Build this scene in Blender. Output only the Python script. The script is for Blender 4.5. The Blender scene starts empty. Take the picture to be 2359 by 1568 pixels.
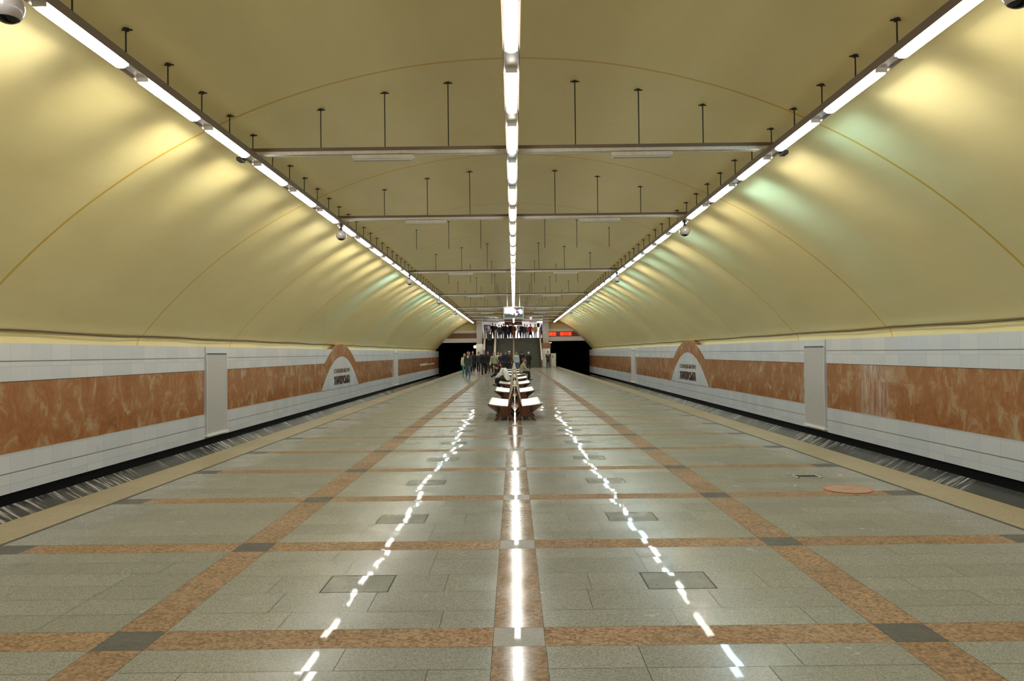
import bpy, bmesh, math, random
from mathutils import Vector, Matrix
random.seed(7)
PI = math.pi
SC = bpy.context.scene
COL = SC.collection

# ------------------------------------------------------------------ camera, world, exposure
F_PX, EYE, CX = 1786.0, 1.60, -0.010
cam_d = bpy.data.cameras.new('camera'); cam = bpy.data.objects.new('camera', cam_d); COL.objects.link(cam)
cam_d.sensor_width = 36.0; cam_d.lens = F_PX/2359*36.0; cam_d.clip_end = 400
yaw = math.atan(4.0/F_PX); pitch = math.atan(28.5/F_PX); roll = 0.0118
cam.matrix_world = (Matrix.Translation((CX, 0, EYE)) @ Matrix.Rotation(yaw, 4, 'Z') @
                    Matrix.Rotation(PI/2 + pitch, 4, 'X') @ Matrix.Rotation(-roll, 4, 'Z'))
SC.camera = cam
w = bpy.data.worlds.new('world'); SC.world = w; w.use_nodes = True
w.node_tree.nodes['Background'].inputs[0].default_value = (0.02, 0.02, 0.022, 1)
w.node_tree.nodes['Background'].inputs[1].default_value = 0.3
SC.view_settings.view_transform = 'Standard'; SC.view_settings.look = 'None'
SC.view_settings.gamma = 1.0; SC.view_settings.use_curve_mapping = False
SC.view_settings.exposure = 0.12
SC.cycles.use_denoising = True
SC.cycles.max_bounces = 8; SC.cycles.diffuse_bounces = 5; SC.cycles.glossy_bounces = 3; SC.cycles.adaptive_threshold = .02
SC.cycles.sample_clamp_indirect = 12.0
LAMP = 33.0
BEAM = 4.6           # added area light at each side-row lamp, aimed at the vault, watts          # strength of the tubes

# ------------------------------------------------------------------ small helpers
def tag(o, label=None, cat=None, group=None, kind=None):
    if label: o['label'] = label
    if cat: o['category'] = cat
    if group: o['group'] = group
    if kind: o['kind'] = kind
    return o
def empty(name, loc, rz=0.0, label=None, cat=None, group=None):
    o = bpy.data.objects.new(name, None); COL.objects.link(o)
    o.location = loc; o.rotation_euler = (0, 0, rz); o.empty_display_size = .2
    return tag(o, label, cat, group)
def link(name, me, mats=None, parent=None, loc=None):
    o = bpy.data.objects.new(name, me); COL.objects.link(o)
    if mats is not None:
        for m in (mats if isinstance(mats, (list, tuple)) else [mats]): me.materials.append(m)
    if parent: o.parent = parent
    if loc: o.location = loc
    return o
def obj(name, bm, mats, parent=None, loc=None, smooth=False):
    me = bpy.data.meshes.new(name); bmesh.ops.recalc_face_normals(bm, faces=bm.faces[:]) if len(bm.faces) else None
    bm.to_mesh(me); bm.free()
    if smooth:
        for p in me.polygons: p.use_smooth = True
    return link(name, me, mats, parent, loc)
def box(bm, x0, x1, y0, y1, z0, z1, mi=0):
    v = [bm.verts.new(p) for p in ((x0,y0,z0),(x1,y0,z0),(x1,y1,z0),(x0,y1,z0),(x0,y0,z1),(x1,y0,z1),(x1,y1,z1),(x0,y1,z1))]
    for f in ((0,3,2,1),(4,5,6,7),(0,1,5,4),(1,2,6,5),(2,3,7,6),(3,0,4,7)):
        bm.faces.new([v[i] for i in f]).material_index = mi
def bx(name, dims, mats, parent=None, loc=None, bev=0):
    bm = bmesh.new(); box(bm, *dims)
    if bev: bmesh.ops.bevel(bm, geom=bm.edges[:]+bm.verts[:], offset=bev, segments=2, affect='EDGES', profile=.6)
    return obj(name, bm, mats, parent, loc)
def prism(bm, pts, axis, a0, a1, mi=0):
    """closed polygon pts (2-D) pushed along axis from a0 to a1; axis 'y': pts are (x,z); 'x': pts are (y,z)"""
    def P(p, a): return (p[0], a, p[1]) if axis == 'y' else ((a, p[0], p[1]) if axis == 'x' else (p[0], p[1], a))
    A = [bm.verts.new(P(p, a0)) for p in pts]; B = [bm.verts.new(P(p, a1)) for p in pts]
    n = len(pts)
    for i in range(n): bm.faces.new((A[i], A[(i+1)%n], B[(i+1)%n], B[i])).material_index = mi
    bm.faces.new(A).material_index = mi; bm.faces.new(B[::-1]).material_index = mi
def cyl(bm, a, b, ra, rb=None, n=10, mi=0):
    a, b = Vector(a), Vector(b); rb = ra if rb is None else rb
    d = (b-a).normalized(); u = d.orthogonal().normalized(); v = d.cross(u)
    A = [bm.verts.new(a + (u*math.cos(2*PI*i/n) + v*math.sin(2*PI*i/n))*ra) for i in range(n)]
    B = [bm.verts.new(b + (u*math.cos(2*PI*i/n) + v*math.sin(2*PI*i/n))*rb) for i in range(n)]
    for i in range(n): bm.faces.new((A[i], A[(i+1)%n], B[(i+1)%n], B[i])).material_index = mi
    bm.faces.new(A[::-1]).material_index = mi; bm.faces.new(B).material_index = mi
def ball(bm, c, rx, ry=None, rz=None, u=12, v=8, rot=None):
    ry = rx if ry is None else ry; rz = rx if rz is None else rz
    M = Matrix.Translation(c) @ (rot or Matrix.Identity(4)) @ Matrix.Diagonal((rx, ry, rz, 1))
    bmesh.ops.create_uvsphere(bm, u_segments=u, v_segments=v, radius=1, matrix=M)
def quad(bm, pts, mi=0):
    f = bm.faces.new([bm.verts.new(p) for p in pts]); f.material_index = mi; return f

# ------------------------------------------------------------------ materials
class NT:
    def __init__(s, name):
        s.m = bpy.data.materials.new(name); s.m.use_nodes = True; s.t = s.m.node_tree
        s.b = s.t.nodes['Principled BSDF']
    def n(s, typ, ins=None, **kw):
        x = s.t.nodes.new(typ)
        for k, v in kw.items(): setattr(x, k, v)
        for k, v in (ins or {}).items():
            if isinstance(v, bpy.types.NodeSocket): s.t.links.new(v, x.inputs[k])
            else: x.inputs[k].default_value = v
        return x
    def set(s, **kw):
        for k, v in kw.items():
            k = k.replace('_', ' ')
            if isinstance(v, bpy.types.NodeSocket): s.t.links.new(v, s.b.inputs[k])
            else: s.b.inputs[k].default_value = v
        return s.m
    def math(s, op, a, b=0.0, c=0.0):
        x = s.n('ShaderNodeMath', {0: a, 1: b, 2: c}, operation=op); return x.outputs[0]
    def mix(s, f, a, b, mode='MIX'):
        x = s.n('ShaderNodeMix', data_type='RGBA', blend_type=mode)
        for k, v in ((0, f), (6, a), (7, b)):
            if isinstance(v, bpy.types.NodeSocket): s.t.links.new(v, x.inputs[k])
            else: x.inputs[k].default_value = (*v, 1) if isinstance(v, tuple) and len(v) == 3 else v
        return x.outputs[2]
    def ramp(s, f, stops):
        x = s.n('ShaderNodeValToRGB', {0: f}); e = x.color_ramp.elements
        e[0].position, e[0].color = stops[0][0], (*stops[0][1], 1)
        e[1].position, e[1].color = stops[-1][0], (*stops[-1][1], 1)
        for p, c in stops[1:-1]:
            k = e.new(p); k.color = (*c, 1)
        return x.outputs[0]
    def obj_xyz(s):
        g = s.n('ShaderNodeNewGeometry'); x = s.n('ShaderNodeSeparateXYZ', {0: g.outputs['Position']}); return x.outputs
    def vec(s, x, y, z): return s.n('ShaderNodeCombineXYZ', {0: x, 1: y, 2: z}).outputs[0]
    def noise(s, v, scale, det=3, rough=.5): return s.n('ShaderNodeTexNoise', {'Vector': v, 'Scale': scale, 'Detail': det, 'Roughness': rough}).outputs[0]
    def bump(s, h, strength=.2, dist=.01): return s.n('ShaderNodeBump', {'Height': h, 'Strength': strength, 'Distance': dist}).outputs[0]
def plain(name, c, rough=.6, metal=0.0, spec=.5, coat=0.0):
    t = NT(name); t.set(Base_Color=(*c, 1), Roughness=rough, Metallic=metal)
    t.b.inputs['Specular IOR Level'].default_value = spec; t.b.inputs['Coat Weight'].default_value = coat
    t.b.inputs['Coat Roughness'].default_value = .12
    return t.m
def emit(name, c, s, base=.8):
    t = NT(name); t.set(Base_Color=(base, base, base, 1), Roughness=.4, Emission_Color=(*c, 1), Emission_Strength=s); return t.m

def m_vault():
    t = NT('vault_paint'); X, Y, Z = t.obj_xyz()
    # painted joint lines across the vault every 6 m
    a = t.math('ADD', Y, -12.3 + 60.0 + .022); a = t.math('MODULO', a, 6.0)
    wob = t.noise(t.vec(X, 0.0, Z), 1.2, 2); w2 = t.math('MULTIPLY', wob, .03)
    a = t.math('SUBTRACT', a, w2)
    d = t.math('LESS_THAN', a, .062); e = t.math('GREATER_THAN', a, -.0); line = t.math('MULTIPLY', d, e)
    n1 = t.noise(t.vec(t.math('MULTIPLY', X, 1.3), t.math('MULTIPLY', Y, .35), t.math('MULTIPLY', Z, 1.3)), 1.2, 4, .6)
    n2 = t.noise(t.vec(t.math('MULTIPLY', X, .5), Y, t.math('MULTIPLY', Z, .5)), .6, 3)
    c = t.ramp(n1, [(.3, (.81, .685, .33)), (.7, (.86, .745, .385))])
    c = t.mix(t.math('MULTIPLY', n2, .2), c, (.72, .58, .28))
    c = t.mix(t.math('MULTIPLY', line, .92), c, (.68, .43, .06))
    h = t.noise(t.vec(t.math('MULTIPLY', X, .6), Y, t.math('MULTIPLY', Z, .6)), 1.6, 3, .45)
    return t.set(Base_Color=c, Roughness=.34, Normal=t.bump(h, .4, .05))
def m_white():
    t = NT('white_marble'); X, Y, Z = t.obj_xyz()
    v = t.vec(Y, t.math('ADD', Z, 3.036), 0.0)
    br = t.n('ShaderNodeTexBrick', {'Vector': v, 'Color1': (.60, .625, .67, 1), 'Color2': (.69, .70, .72, 1), 'Mortar': (.40, .385, .36, 1),
             'Scale': 1.0, 'Mortar Size': .003, 'Brick Width': .6, 'Row Height': .5, 'Bias': .0}, offset=.0)
    n = t.noise(t.vec(Y, t.math('MULTIPLY', Z, 1.5), 0.0), 3.0, 5, .6)
    c = t.mix(t.math('MULTIPLY', n, .25), br.outputs[0], (.46, .45, .43))
    # rust runs on the low courses
    s = t.noise(t.vec(t.math('MULTIPLY', Y, 1.0), t.math('MULTIPLY', Z, .5), t.math('MULTIPLY', X, .5)), 2.2, 4, .65)
    s = t.n('ShaderNodeMapRange', {0: s, 1: .66, 2: .74, 3: 0.0, 4: 1.0}).outputs[0]
    low = t.n('ShaderNodeMapRange', {0: Z, 1: -.1, 2: -.35, 3: 0.0, 4: .65}).outputs[0]
    c = t.mix(t.math('MULTIPLY', s, low), c, (.50, .33, .14))
    return t.set(Base_Color=c, Roughness=.22)
def m_brown():
    t = NT('brown_marble'); X, Y, Z = t.obj_xyz()
    v = t.vec(Y, t.math('ADD', Z, 1.213), 0.0)
    br = t.n('ShaderNodeTexBrick', {'Vector': v, 'Color1': (.0, .0, .0, 1), 'Color2': (1, 1, 1, 1), 'Mortar': (.5, .5, .5, 1),
             'Scale': 1.0, 'Mortar Size': .0, 'Brick Width': .42, 'Row Height': .406, 'Bias': .0}, offset=.5)
    sep = t.n('ShaderNodeSeparateColor', {0: br.outputs[0]}).outputs[0]
    vv = t.vec(t.math('ADD', Y, t.math('MULTIPLY', X, .7)), t.math('MULTIPLY', Z, .8), t.math('MULTIPLY', sep, .25))
    n = t.n('ShaderNodeTexNoise', {'Vector': vv, 'Scale': 1.9, 'Detail': 7.0, 'Roughness': .66, 'Distortion': .9}).outputs[0]
    c = t.ramp(n, [(.28, (.19, .065, .022)), (.44, (.33, .118, .038)), (.53, (.37, .165, .062)), (.60, (.46, .30, .17)), (.69, (.54, .46, .34))])
    c = t.mix(t.math('MULTIPLY', sep, .18), c, (.26, .10, .035))
    fine = t.noise(t.vec(t.math('MULTIPLY', Y, 9.0), t.math('MULTIPLY', Z, 2.0), 0.0), 3.0, 4, .7)
    c = t.mix(.30, c, t.ramp(fine, [(.3, (.24, .10, .035)), (.7, (.58, .33, .17))]))
    # white mineral runs on the wall on the right near the first shutter
    r = t.noise(t.vec(t.math('MULTIPLY', Y, 9.0), t.math('MULTIPLY', Z, .6), 0.0), 2.0, 4, .7)
    r = t.n('ShaderNodeMapRange', {0: r, 1: .42, 2: .62, 3: 0.0, 4: .75}).outputs[0]
    g = t.math('SUBTRACT', 1.0, t.math('MULTIPLY', t.math('ABSOLUTE', t.math('SUBTRACT', Y, 18.7)), 1.0)); g = t.math('MAXIMUM', g, 0.0)
    g = t.math('MULTIPLY', t.math('MINIMUM', t.math('MULTIPLY', g, 1.6), 1.0), t.math('GREATER_THAN', X, 0.0))
    c = t.mix(t.math('MULTIPLY', g, r), c, (.58, .53, .50))
    return t.set(Base_Color=c, Roughness=.20)
def m_slab(name, c0, c1, scale, rough, tilt, tone=.12, spec=.5, polish=.62):
    t = NT(name); g = t.n('ShaderNodeNewGeometry')
    at = t.n('ShaderNodeAttribute', attribute_name='slab'); rs = t.n('ShaderNodeSeparateColor', {0: at.outputs['Color']}).outputs
    sp = t.n('ShaderNodeTexVoronoi', {'Vector': g.outputs['Position'], 'Scale': scale}).outputs['Color']
    f = t.n('ShaderNodeSeparateColor', {0: sp}).outputs[0]
    c = t.mix(f, c0, c1)
    big = t.noise(g.outputs['Position'], 1.1, 4, .6)
    c = t.mix(t.math('MULTIPLY', big, .30), c, tuple(x*.62 for x in c0))
    c = t.mix(t.math('MULTIPLY', rs[0], tone*2.2), c, tuple(x*.6 for x in c0))
    tl = t.n('ShaderNodeVectorMath', {0: at.outputs['Color'], 1: (-.5, -.5, -.5)}, operation='ADD').outputs[0]
    tl = t.n('ShaderNodeVectorMath', {0: tl, 1: (0, tilt*1.2, tilt*1.2)}, operation='MULTIPLY').outputs[0]
    se = t.n('ShaderNodeSeparateXYZ', {0: tl}).outputs
    nv = t.vec(se[1], se[2], 1.0); nv = t.n('ShaderNodeVectorMath', {0: nv}, operation='NORMALIZE').outputs[0]
    wn = t.noise(g.outputs['Position'], 2.5, 2); bp = t.n('ShaderNodeBump', {'Height': wn, 'Strength': .10, 'Distance': .004, 'Normal': nv}).outputs[0]
    rr = t.noise(g.outputs['Position'], 3.0, 4, .7); rr = t.n('ShaderNodeMapRange', {0: rr, 1: .3, 2: .7, 3: rough*.75, 4: rough*1.35}).outputs[0]
    t.b.inputs['Specular IOR Level'].default_value = spec
    t.set(Base_Color=c, Roughness=t.math('MULTIPLY', rr, 7.0), Normal=bp, Coat_Weight=.26, Coat_Roughness=.028, Coat_Normal=bp)
    df = t.n('ShaderNodeBsdfDiffuse', {'Color': c}); mx = t.n('ShaderNodeMixShader', {0: polish, 1: df.outputs[0], 2: t.b.outputs[0]})
    t.t.links.new(mx.outputs[0], t.t.nodes['Material Output'].inputs['Surface'])
    return t.m
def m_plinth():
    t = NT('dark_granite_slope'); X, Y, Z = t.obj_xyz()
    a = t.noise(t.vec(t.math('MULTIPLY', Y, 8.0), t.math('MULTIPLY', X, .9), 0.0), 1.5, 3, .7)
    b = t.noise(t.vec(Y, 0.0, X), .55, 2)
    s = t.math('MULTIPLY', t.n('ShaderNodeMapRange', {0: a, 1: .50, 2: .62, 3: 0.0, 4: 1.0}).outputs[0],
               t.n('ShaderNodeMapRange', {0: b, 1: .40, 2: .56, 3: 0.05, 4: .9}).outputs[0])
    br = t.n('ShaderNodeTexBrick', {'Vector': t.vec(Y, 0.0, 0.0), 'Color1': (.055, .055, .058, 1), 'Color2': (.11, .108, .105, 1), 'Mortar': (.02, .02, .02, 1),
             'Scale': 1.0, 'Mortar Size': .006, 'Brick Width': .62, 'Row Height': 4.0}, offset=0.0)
    c = t.mix(s, br.outputs[0], (.50, .48, .45))  # pale streaks: lamp reflections on the polished slope, painted into the colour
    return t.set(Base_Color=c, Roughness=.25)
def m_shutter():
    t = NT('shutter_metal'); X, Y, Z = t.obj_xyz()
    k = t.math('MODULO', t.math('ADD', Z, 4.0), .045); k = t.math('LESS_THAN', k, .014)
    j = t.math('MODULO', Y, .045); j = t.math('LESS_THAN', j, .014); k = t.math('MAXIMUM', t.math('MULTIPLY', k, .9), t.math('MULTIPLY', j, .35))
    c = t.mix(k, (.56, .54, .51), (.30, .28, .26))
    return t.set(Base_Color=c, Roughness=.55)
def m_steel():
    t = NT('zinc_channel'); g = t.n('ShaderNodeNewGeometry')
    n = t.noise(g.outputs['Position'], 9, 4, .6)
    return t.set(Base_Color=t.ramp(n, [(.3, (.64, .60, .55)), (.7, (.80, .76, .70))]), Roughness=.35, Metallic=.15)
def m_stair():
    t = NT('stair_granite'); g = t.n('ShaderNodeNewGeometry')
    n = t.noise(g.outputs['Position'], 6, 5, .8)
    return t.set(Base_Color=t.ramp(n, [(.3, (.035, .036, .026)), (.7, (.10, .095, .065))]), Roughness=.5)
def m_wood():
    t = NT('varnished_wood'); g = t.n('ShaderNodeNewGeometry'); s = t.n('ShaderNodeSeparateXYZ', {0: g.outputs['Position']}).outputs
    n = t.noise(t.vec(t.math('MULTIPLY', s[0], 30.0), t.math('MULTIPLY', s[1], 1.5), t.math('MULTIPLY', s[2], 30.0)), 1.0, 3, .6)
    return t.set(Base_Color=t.ramp(n, [(.3, (.05, .014, .006)), (.7, (.11, .034, .013))]), Roughness=.3)
def m_seat():
    t = NT('pale_varnished_slats'); g = t.n('ShaderNodeNewGeometry'); s = t.n('ShaderNodeSeparateXYZ', {0: g.outputs['Position']}).outputs
    n = t.noise(t.vec(t.math('MULTIPLY', s[0], 20.0), t.math('MULTIPLY', s[1], 1.5), 0.0), 1.0, 3, .6)
    return t.set(Base_Color=t.ramp(n, [(.3, (.66, .60, .50)), (.7, (.80, .75, .66))]), Roughness=.28)

M = dict(
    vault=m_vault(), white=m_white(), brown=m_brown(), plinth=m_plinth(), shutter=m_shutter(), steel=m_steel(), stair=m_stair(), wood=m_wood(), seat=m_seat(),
    granite=m_slab('grey_granite', (.165, .170, .148), (.335, .34, .295), 150, .03, .018),
    orange=m_slab('orange_granite', (.155, .088, .040), (.40, .265, .145), 55, .08, .006),
    centre=m_slab('pink_granite', (.18, .115, .075), (.38, .28, .19), 55, .016, .0035, polish=.7),
    dark=m_slab('dark_granite', (.065, .062, .054), (.10, .096, .084), 90, .08, .005),
    hatch=m_slab('cover_granite', (.13, .135, .10), (.19, .195, .155), 90, .04, .012),
    pale=m_slab('pale_granite', (.25, .245, .22), (.33, .32, .29), 90, .06, .004),
    edge=m_slab('beige_edge_granite', (.25, .205, .12), (.38, .32, .20), 120, .30, .006),
    shutter_frame=plain('grey_white_frame', (.58, .59, .60), .4),
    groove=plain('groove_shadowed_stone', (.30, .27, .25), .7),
    joint=plain('joint_dark', (.05, .046, .04), .7),
    black=plain('black_granite', (.008, .008, .009), .12),
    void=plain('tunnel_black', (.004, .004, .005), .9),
    dirt=plain('track_bed', (.015, .014, .013), .9),
    brownsteel=plain('brown_painted_steel', (.17, .125, .095), .5),
    rod=plain('dark_rod', (.035, .028, .022), .6),
    darkmetal=plain('dark_cast_metal', (.03, .026, .024), .45),
    tube_off=plain('unlit_tube_cover', (.62, .61, .58), .35),
    globe=plain('grey_globe', (.42, .38, .38), .22, coat=.5),
    lens=plain('smoked_cap', (.01, .01, .012), .08),
    cable=plain('brown_cable', (.10, .065, .03), .7),
    letter=plain('bronze_letters', (.055, .018, .008), .35),
    smallletter=plain('bronze_small_letters', (.16, .10, .06), .4),
    trim=plain('white_stone', (.88, .87, .84), .35),
    yellow=plain('yellow_wall_paint', (.86, .70, .30), .5),
    brownstone=plain('brown_stone', (.27, .105, .045), .3),
    whitehall=plain('white_hall_wall', (.86, .84, .88), .5),
    red=plain('red_paint', (.62, .10, .06), .5),
    redfilm=plain('worn_red_film', (.33, .22, .155), .4),
    frame_black=plain('black_frame', (.012, .012, .012), .4),
    paper=plain('poster_paper', (.55, .55, .50), .6),
    stringer=plain('pale_handrail', (.62, .56, .48), .35),
    railbrass=plain('brass_rail', (.34, .27, .16), .35, metal=.4),
    tvcase=plain('grey_tv_case', (.38, .40, .38), .4),
    cabinet=plain('cream_cabinet', (.62, .60, .52), .45),
    ochre=plain('ochre_plate', (.42, .26, .06), .5),
    belt=plain('black_rubber', (.02, .02, .02), .5),
    balus=plain('brown_balustrade', (.20, .14, .09), .4),
    led_back=emit('red_led_field', (1, .008, .003), .75, .03),
    led=emit('red_led_digit', (1, .15, .02), 1.2, .05),
    signal=emit('signal_red', (1, .25, .22), 18.0),
    scr_white=emit('screen_white', (1, 1, 1), 1.6, .02), scr_dark=emit('screen_dark', (.055, .065, .062), .9, .02),
    scr_pink=emit('screen_pink', (.95, .35, .35), .9, .02), scr_purple=emit('screen_violet', (.22, .17, .38), .9, .02), scr_brown=emit('screen_brown', (.35, .15, .14), .8, .02),
    hall_lamp=emit('hall_lamp_glass', (1, .96, .92), 26.0),
)
LC = [emit('tube_glow_warm', (1.0, .97, .85), LAMP), emit('tube_glow_neutral', (.98, .98, .92), LAMP*1.05), emit('tube_glow_cool', (.66, .93, 1.0), LAMP*1.05)]

# ------------------------------------------------------------------ shell
Y0, Y1 = -9.0, 88.5
WX = 8.60
R_V, TOP = 11.3, 6.31
def vz(x): return TOP - R_V + math.sqrt(R_V*R_V - x*x)
def strip_mesh(prof, y0, y1, mats_idx=None, closed=False):
    bm = bmesh.new()
    A = [bm.verts.new((p[0], y0, p[1])) for p in prof]; B = [bm.verts.new((p[0], y1, p[1])) for p in prof]
    n = len(prof)
    for i in range(n if closed else n-1):
        f = bm.faces.new((A[i], A[(i+1)%n], B[(i+1)%n], B[i])); f.material_index = mats_idx[i] if mats_idx else 0
    return bm
# the vault: inner skin, then back up outside so that it has thickness
XE = 8.79
a0 = math.asin(XE/R_V); inner = []
for i in range(97):
    a = -a0 + 2*a0*i/96; inner.append((R_V*math.sin(a), TOP - R_V + R_V*math.cos(a)))
outer = [(x*1.03, z+.30) for x, z in reversed(inner)]
bm = strip_mesh(inner+outer, Y0, Y1, closed=True)
o = obj('ceiling', bm, M['vault'], smooth=False); tag(o, kind='structure')
for i, p in enumerate(o.data.polygons): p.use_smooth = i < 96
for e in o.data.edges:
    if all(abs(abs(o.data.vertices[v].co.x)-XE) < .01 for v in e.vertices): e.use_edge_sharp = True
for s, side in ((-1, 'left'), (1, 'right')):
    # lower yellow skirt of the vault, set back over the wall head
    bm = strip_mesh([(s*8.86, 2.16), (s*8.90, 2.0), (s*8.94, 1.84), (s*9.15, 1.84), (s*9.15, 2.3), (s*8.86, 2.3)], Y0, Y1, closed=True)
    tag(obj('trim_1' if s < 0 else 'trim_2', bm, M['vault']), kind='structure')
    # wall: profile with grooves and a slightly recessed brown band
    x = lambda d: s*(WX+d)
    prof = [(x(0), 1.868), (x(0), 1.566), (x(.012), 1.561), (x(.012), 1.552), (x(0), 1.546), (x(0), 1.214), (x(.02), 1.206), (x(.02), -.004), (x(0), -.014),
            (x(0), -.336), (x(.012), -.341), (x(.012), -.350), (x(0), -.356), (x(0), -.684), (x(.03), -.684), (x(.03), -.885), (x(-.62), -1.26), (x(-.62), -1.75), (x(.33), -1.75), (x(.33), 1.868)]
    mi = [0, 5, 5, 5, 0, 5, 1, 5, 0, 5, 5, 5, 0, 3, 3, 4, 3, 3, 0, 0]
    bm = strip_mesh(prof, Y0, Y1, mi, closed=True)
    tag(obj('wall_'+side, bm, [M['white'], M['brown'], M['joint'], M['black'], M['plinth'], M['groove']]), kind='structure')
    bm = bmesh.new(); box(bm, min(s*4.9, s*8.6), max(s*4.9, s*8.6), Y0, 104, -1.85, -1.70)
    tag(obj('floor_track_'+side, bm, M['dirt']), kind='structure')
# rear wall behind the viewer
bm = bmesh.new(); box(bm, -9.4, 9.4, Y0-.3, Y0, -1.85, 6.6); tag(obj('wall_rear', bm, M['yellow']), kind='structure')

# ------------------------------------------------------------------ platform floor, slab by slab
BAND0, STEP, HB = 4.40, 2.11, .145
SL = []
def slab(x0, x1, y0, y1, mi, z=0.0, gap=.0017):
    if x1-x0 < .02 or y1-y0 < .01: return
    SL.append((x0+gap, x1-gap, y0+gap, y1-gap, z, mi))
G, O_, C_, D_, P_, E_, J_, H_ = range(8)
rf = random.Random(3)
ks = list(range(-6, 41))
for k in ks:
    yb = BAND0 + STEP*k
    ya, yc = yb-HB, yb+HB; yn = yb+STEP-HB
    if ya > Y1: break
    cl = lambda y: min(y, Y1)
    for s in (-1, 1):
        def sx(a, b): return (s*a, s*b) if s > 0 else (s*b, s*a)
        # cross band
        for a, b, n, m in ((.145, 2.055, 3, O_), (2.345, 4.10, 3, O_)):
            for i in range(n): slab(*sx(a+(b-a)*i/n, a+(b-a)*(i+1)/n), ya, cl(yc), m, gap=.0008)
        slab(*sx(2.055, 2.345), ya, cl(yc), D_); slab(*sx(4.10, 4.415), ya, cl(yc), D_)
        # lengthwise band
        for i in range(3): slab(*sx(2.055, 2.345), cl(yc+(yn-yc)*i/3), cl(yc+(yn-yc)*(i+1)/3), O_, gap=.0008)
        # grey fields
        nc = 6; h = (yn-yc)/nc
        for (a, b) in ((.145, 2.055), (2.345, 4.415)):
            rows = [h*c for c in range(nc+1)]
            if a < 1: rows = [0, h, .70, 1.10, 5*h, yn-yc]
            for c in range(len(rows)-1):
                if a < 1 and c == 2:      # the course that holds the smooth square cover
                    for q0, q1 in ((.145, .50), (.50, .878), (1.342, 1.70), (1.70, 2.055)): slab(*sx(q0, q1), cl(yc+.70), cl(yc+1.10), G)
                    slab(*sx(.885, 1.335), cl(yc+.707), cl(yc+1.093), H_, gap=.001); continue
                cuts = [a]; xx = a + rf.choice((.32, .5, .62, .8))
                while xx < b-.22: cuts.append(xx); xx += rf.choice((.62, .62, .8, .95))
                cuts.append(b)
                for i in range(len(cuts)-1): slab(*sx(cuts[i], cuts[i+1]), cl(yc+rows[c]), cl(yc+rows[c+1]), G)
        # edge stone
        slab(*sx(4.415, 4.455), ya, cl(yn), J_, gap=0)
        for i in range(2): slab(*sx(4.455, 5.0), cl(ya+STEP*i/2), cl(ya+STEP*(i+1)/2), E_)
    slab(-.145, .145, ya, cl(yc), P_)
    for i in range(2): slab(-.145, .145, cl(yc+(yn-yc)*i/2), cl(yc+(yn-yc)*(i+1)/2), C_, gap=.0008)
me = bpy.data.meshes.new('floor'); vs, fs, mids, cols = [], [], [], []
for (x0, x1, y0, y1, z, mi) in SL:
    b = len(vs); vs += [(x0, y0, z), (x1, y0, z), (x1, y1, z), (x0, y1, z)]; fs.append((b, b+1, b+2, b+3)); mids.append(mi)
    cols.append((rf.random(), rf.gauss(.5, .16), rf.gauss(.5, .16), 1))
b = len(vs); zb = -.003
vs += [(-5, Y0, zb), (5, Y0, zb), (5, Y1, zb), (-5, Y1, zb), (-5, Y0, -1.75), (5, Y0, -1.75), (5, Y1, -1.75), (-5, Y1, -1.75)]
for f in ((0, 1, 2, 3), (0, 3, 7, 4), (2, 1, 5, 6), (1, 0, 4, 5), (3, 2, 6, 7)): fs.append(tuple(b+i for i in f)); mids.append(J_); cols.append((.5, .5, .5, 1))
me.from_pydata(vs, [], fs); me.update()
for p, m in zip(me.polygons, mids): p.material_index = m
at = me.attributes.new('slab', 'FLOAT_COLOR', 'FACE')
for i, c in enumerate(cols): at.data[i].color = c
tag(link('floor', me, [M['granite'], M['orange'], M['centre'], M['dark'], M['pale'], M['edge'], M['joint'], M['hatch']]), kind='structure')

# ------------------------------------------------------------------ end of the station
def st(name, boxes, mats):
    bm = bmesh.new()
    for q in boxes: box(bm, *q)
    return tag(obj(name, bm, mats), kind='structure')
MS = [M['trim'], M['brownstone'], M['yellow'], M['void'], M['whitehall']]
# lintels over the two tunnel mouths + fascia above the hall opening
st('wall_end', [(-9.3, -4.2, 88.35, 88.8, 2.83, 3.30, 0), (-9.3, -4.2, 88.42, 88.8, 3.30, 3.90, 1), (-9.3, -4.2, 88.35, 88.8, 3.90, 4.22, 0), (-9.3, -4.2, 88.45, 88.8, 4.22, 6.5, 2),
                (3.9, 9.3, 88.35, 88.8, 2.90, 3.40, 0), (3.9, 9.3, 88.42, 88.8, 3.40, 3.98, 1), (3.9, 9.3, 88.35, 88.8, 3.98, 4.30, 0), (3.9, 9.3, 88.45, 88.8, 4.30, 6.5, 2),
                (-4.2, 3.9, 88.45, 88.8, 5.72, 6.5, 2)], MS)
for nm, xa, xb in (('column_left', -4.22, -3.60), ('column_right', 3.30, 3.96)):
    st(nm, [(xa, xb, 88.05, 88.75, 0.0, 4.12, 0), (xa-.06, xb+.06, 87.98, 88.8, 4.12, 4.24, 0), (xa-.02, xb+.02, 88.02, 88.78, 4.24, 5.80, 0)], [M['trim']])
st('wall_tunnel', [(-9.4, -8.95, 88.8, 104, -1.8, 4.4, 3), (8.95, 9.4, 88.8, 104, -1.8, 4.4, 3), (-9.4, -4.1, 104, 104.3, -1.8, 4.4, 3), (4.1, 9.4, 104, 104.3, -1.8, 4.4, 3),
                   (-9.4, -4.2, 88.8, 104, 3.6, 3.8, 3), (4.2, 9.4, 88.8, 104, 3.6, 3.8, 3), (-4.3, -4.1, 88.8, 104, -1.8, 3.2, 3), (4.1, 4.3, 88.8, 104, -1.8, 3.2, 3)], MS)
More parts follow.
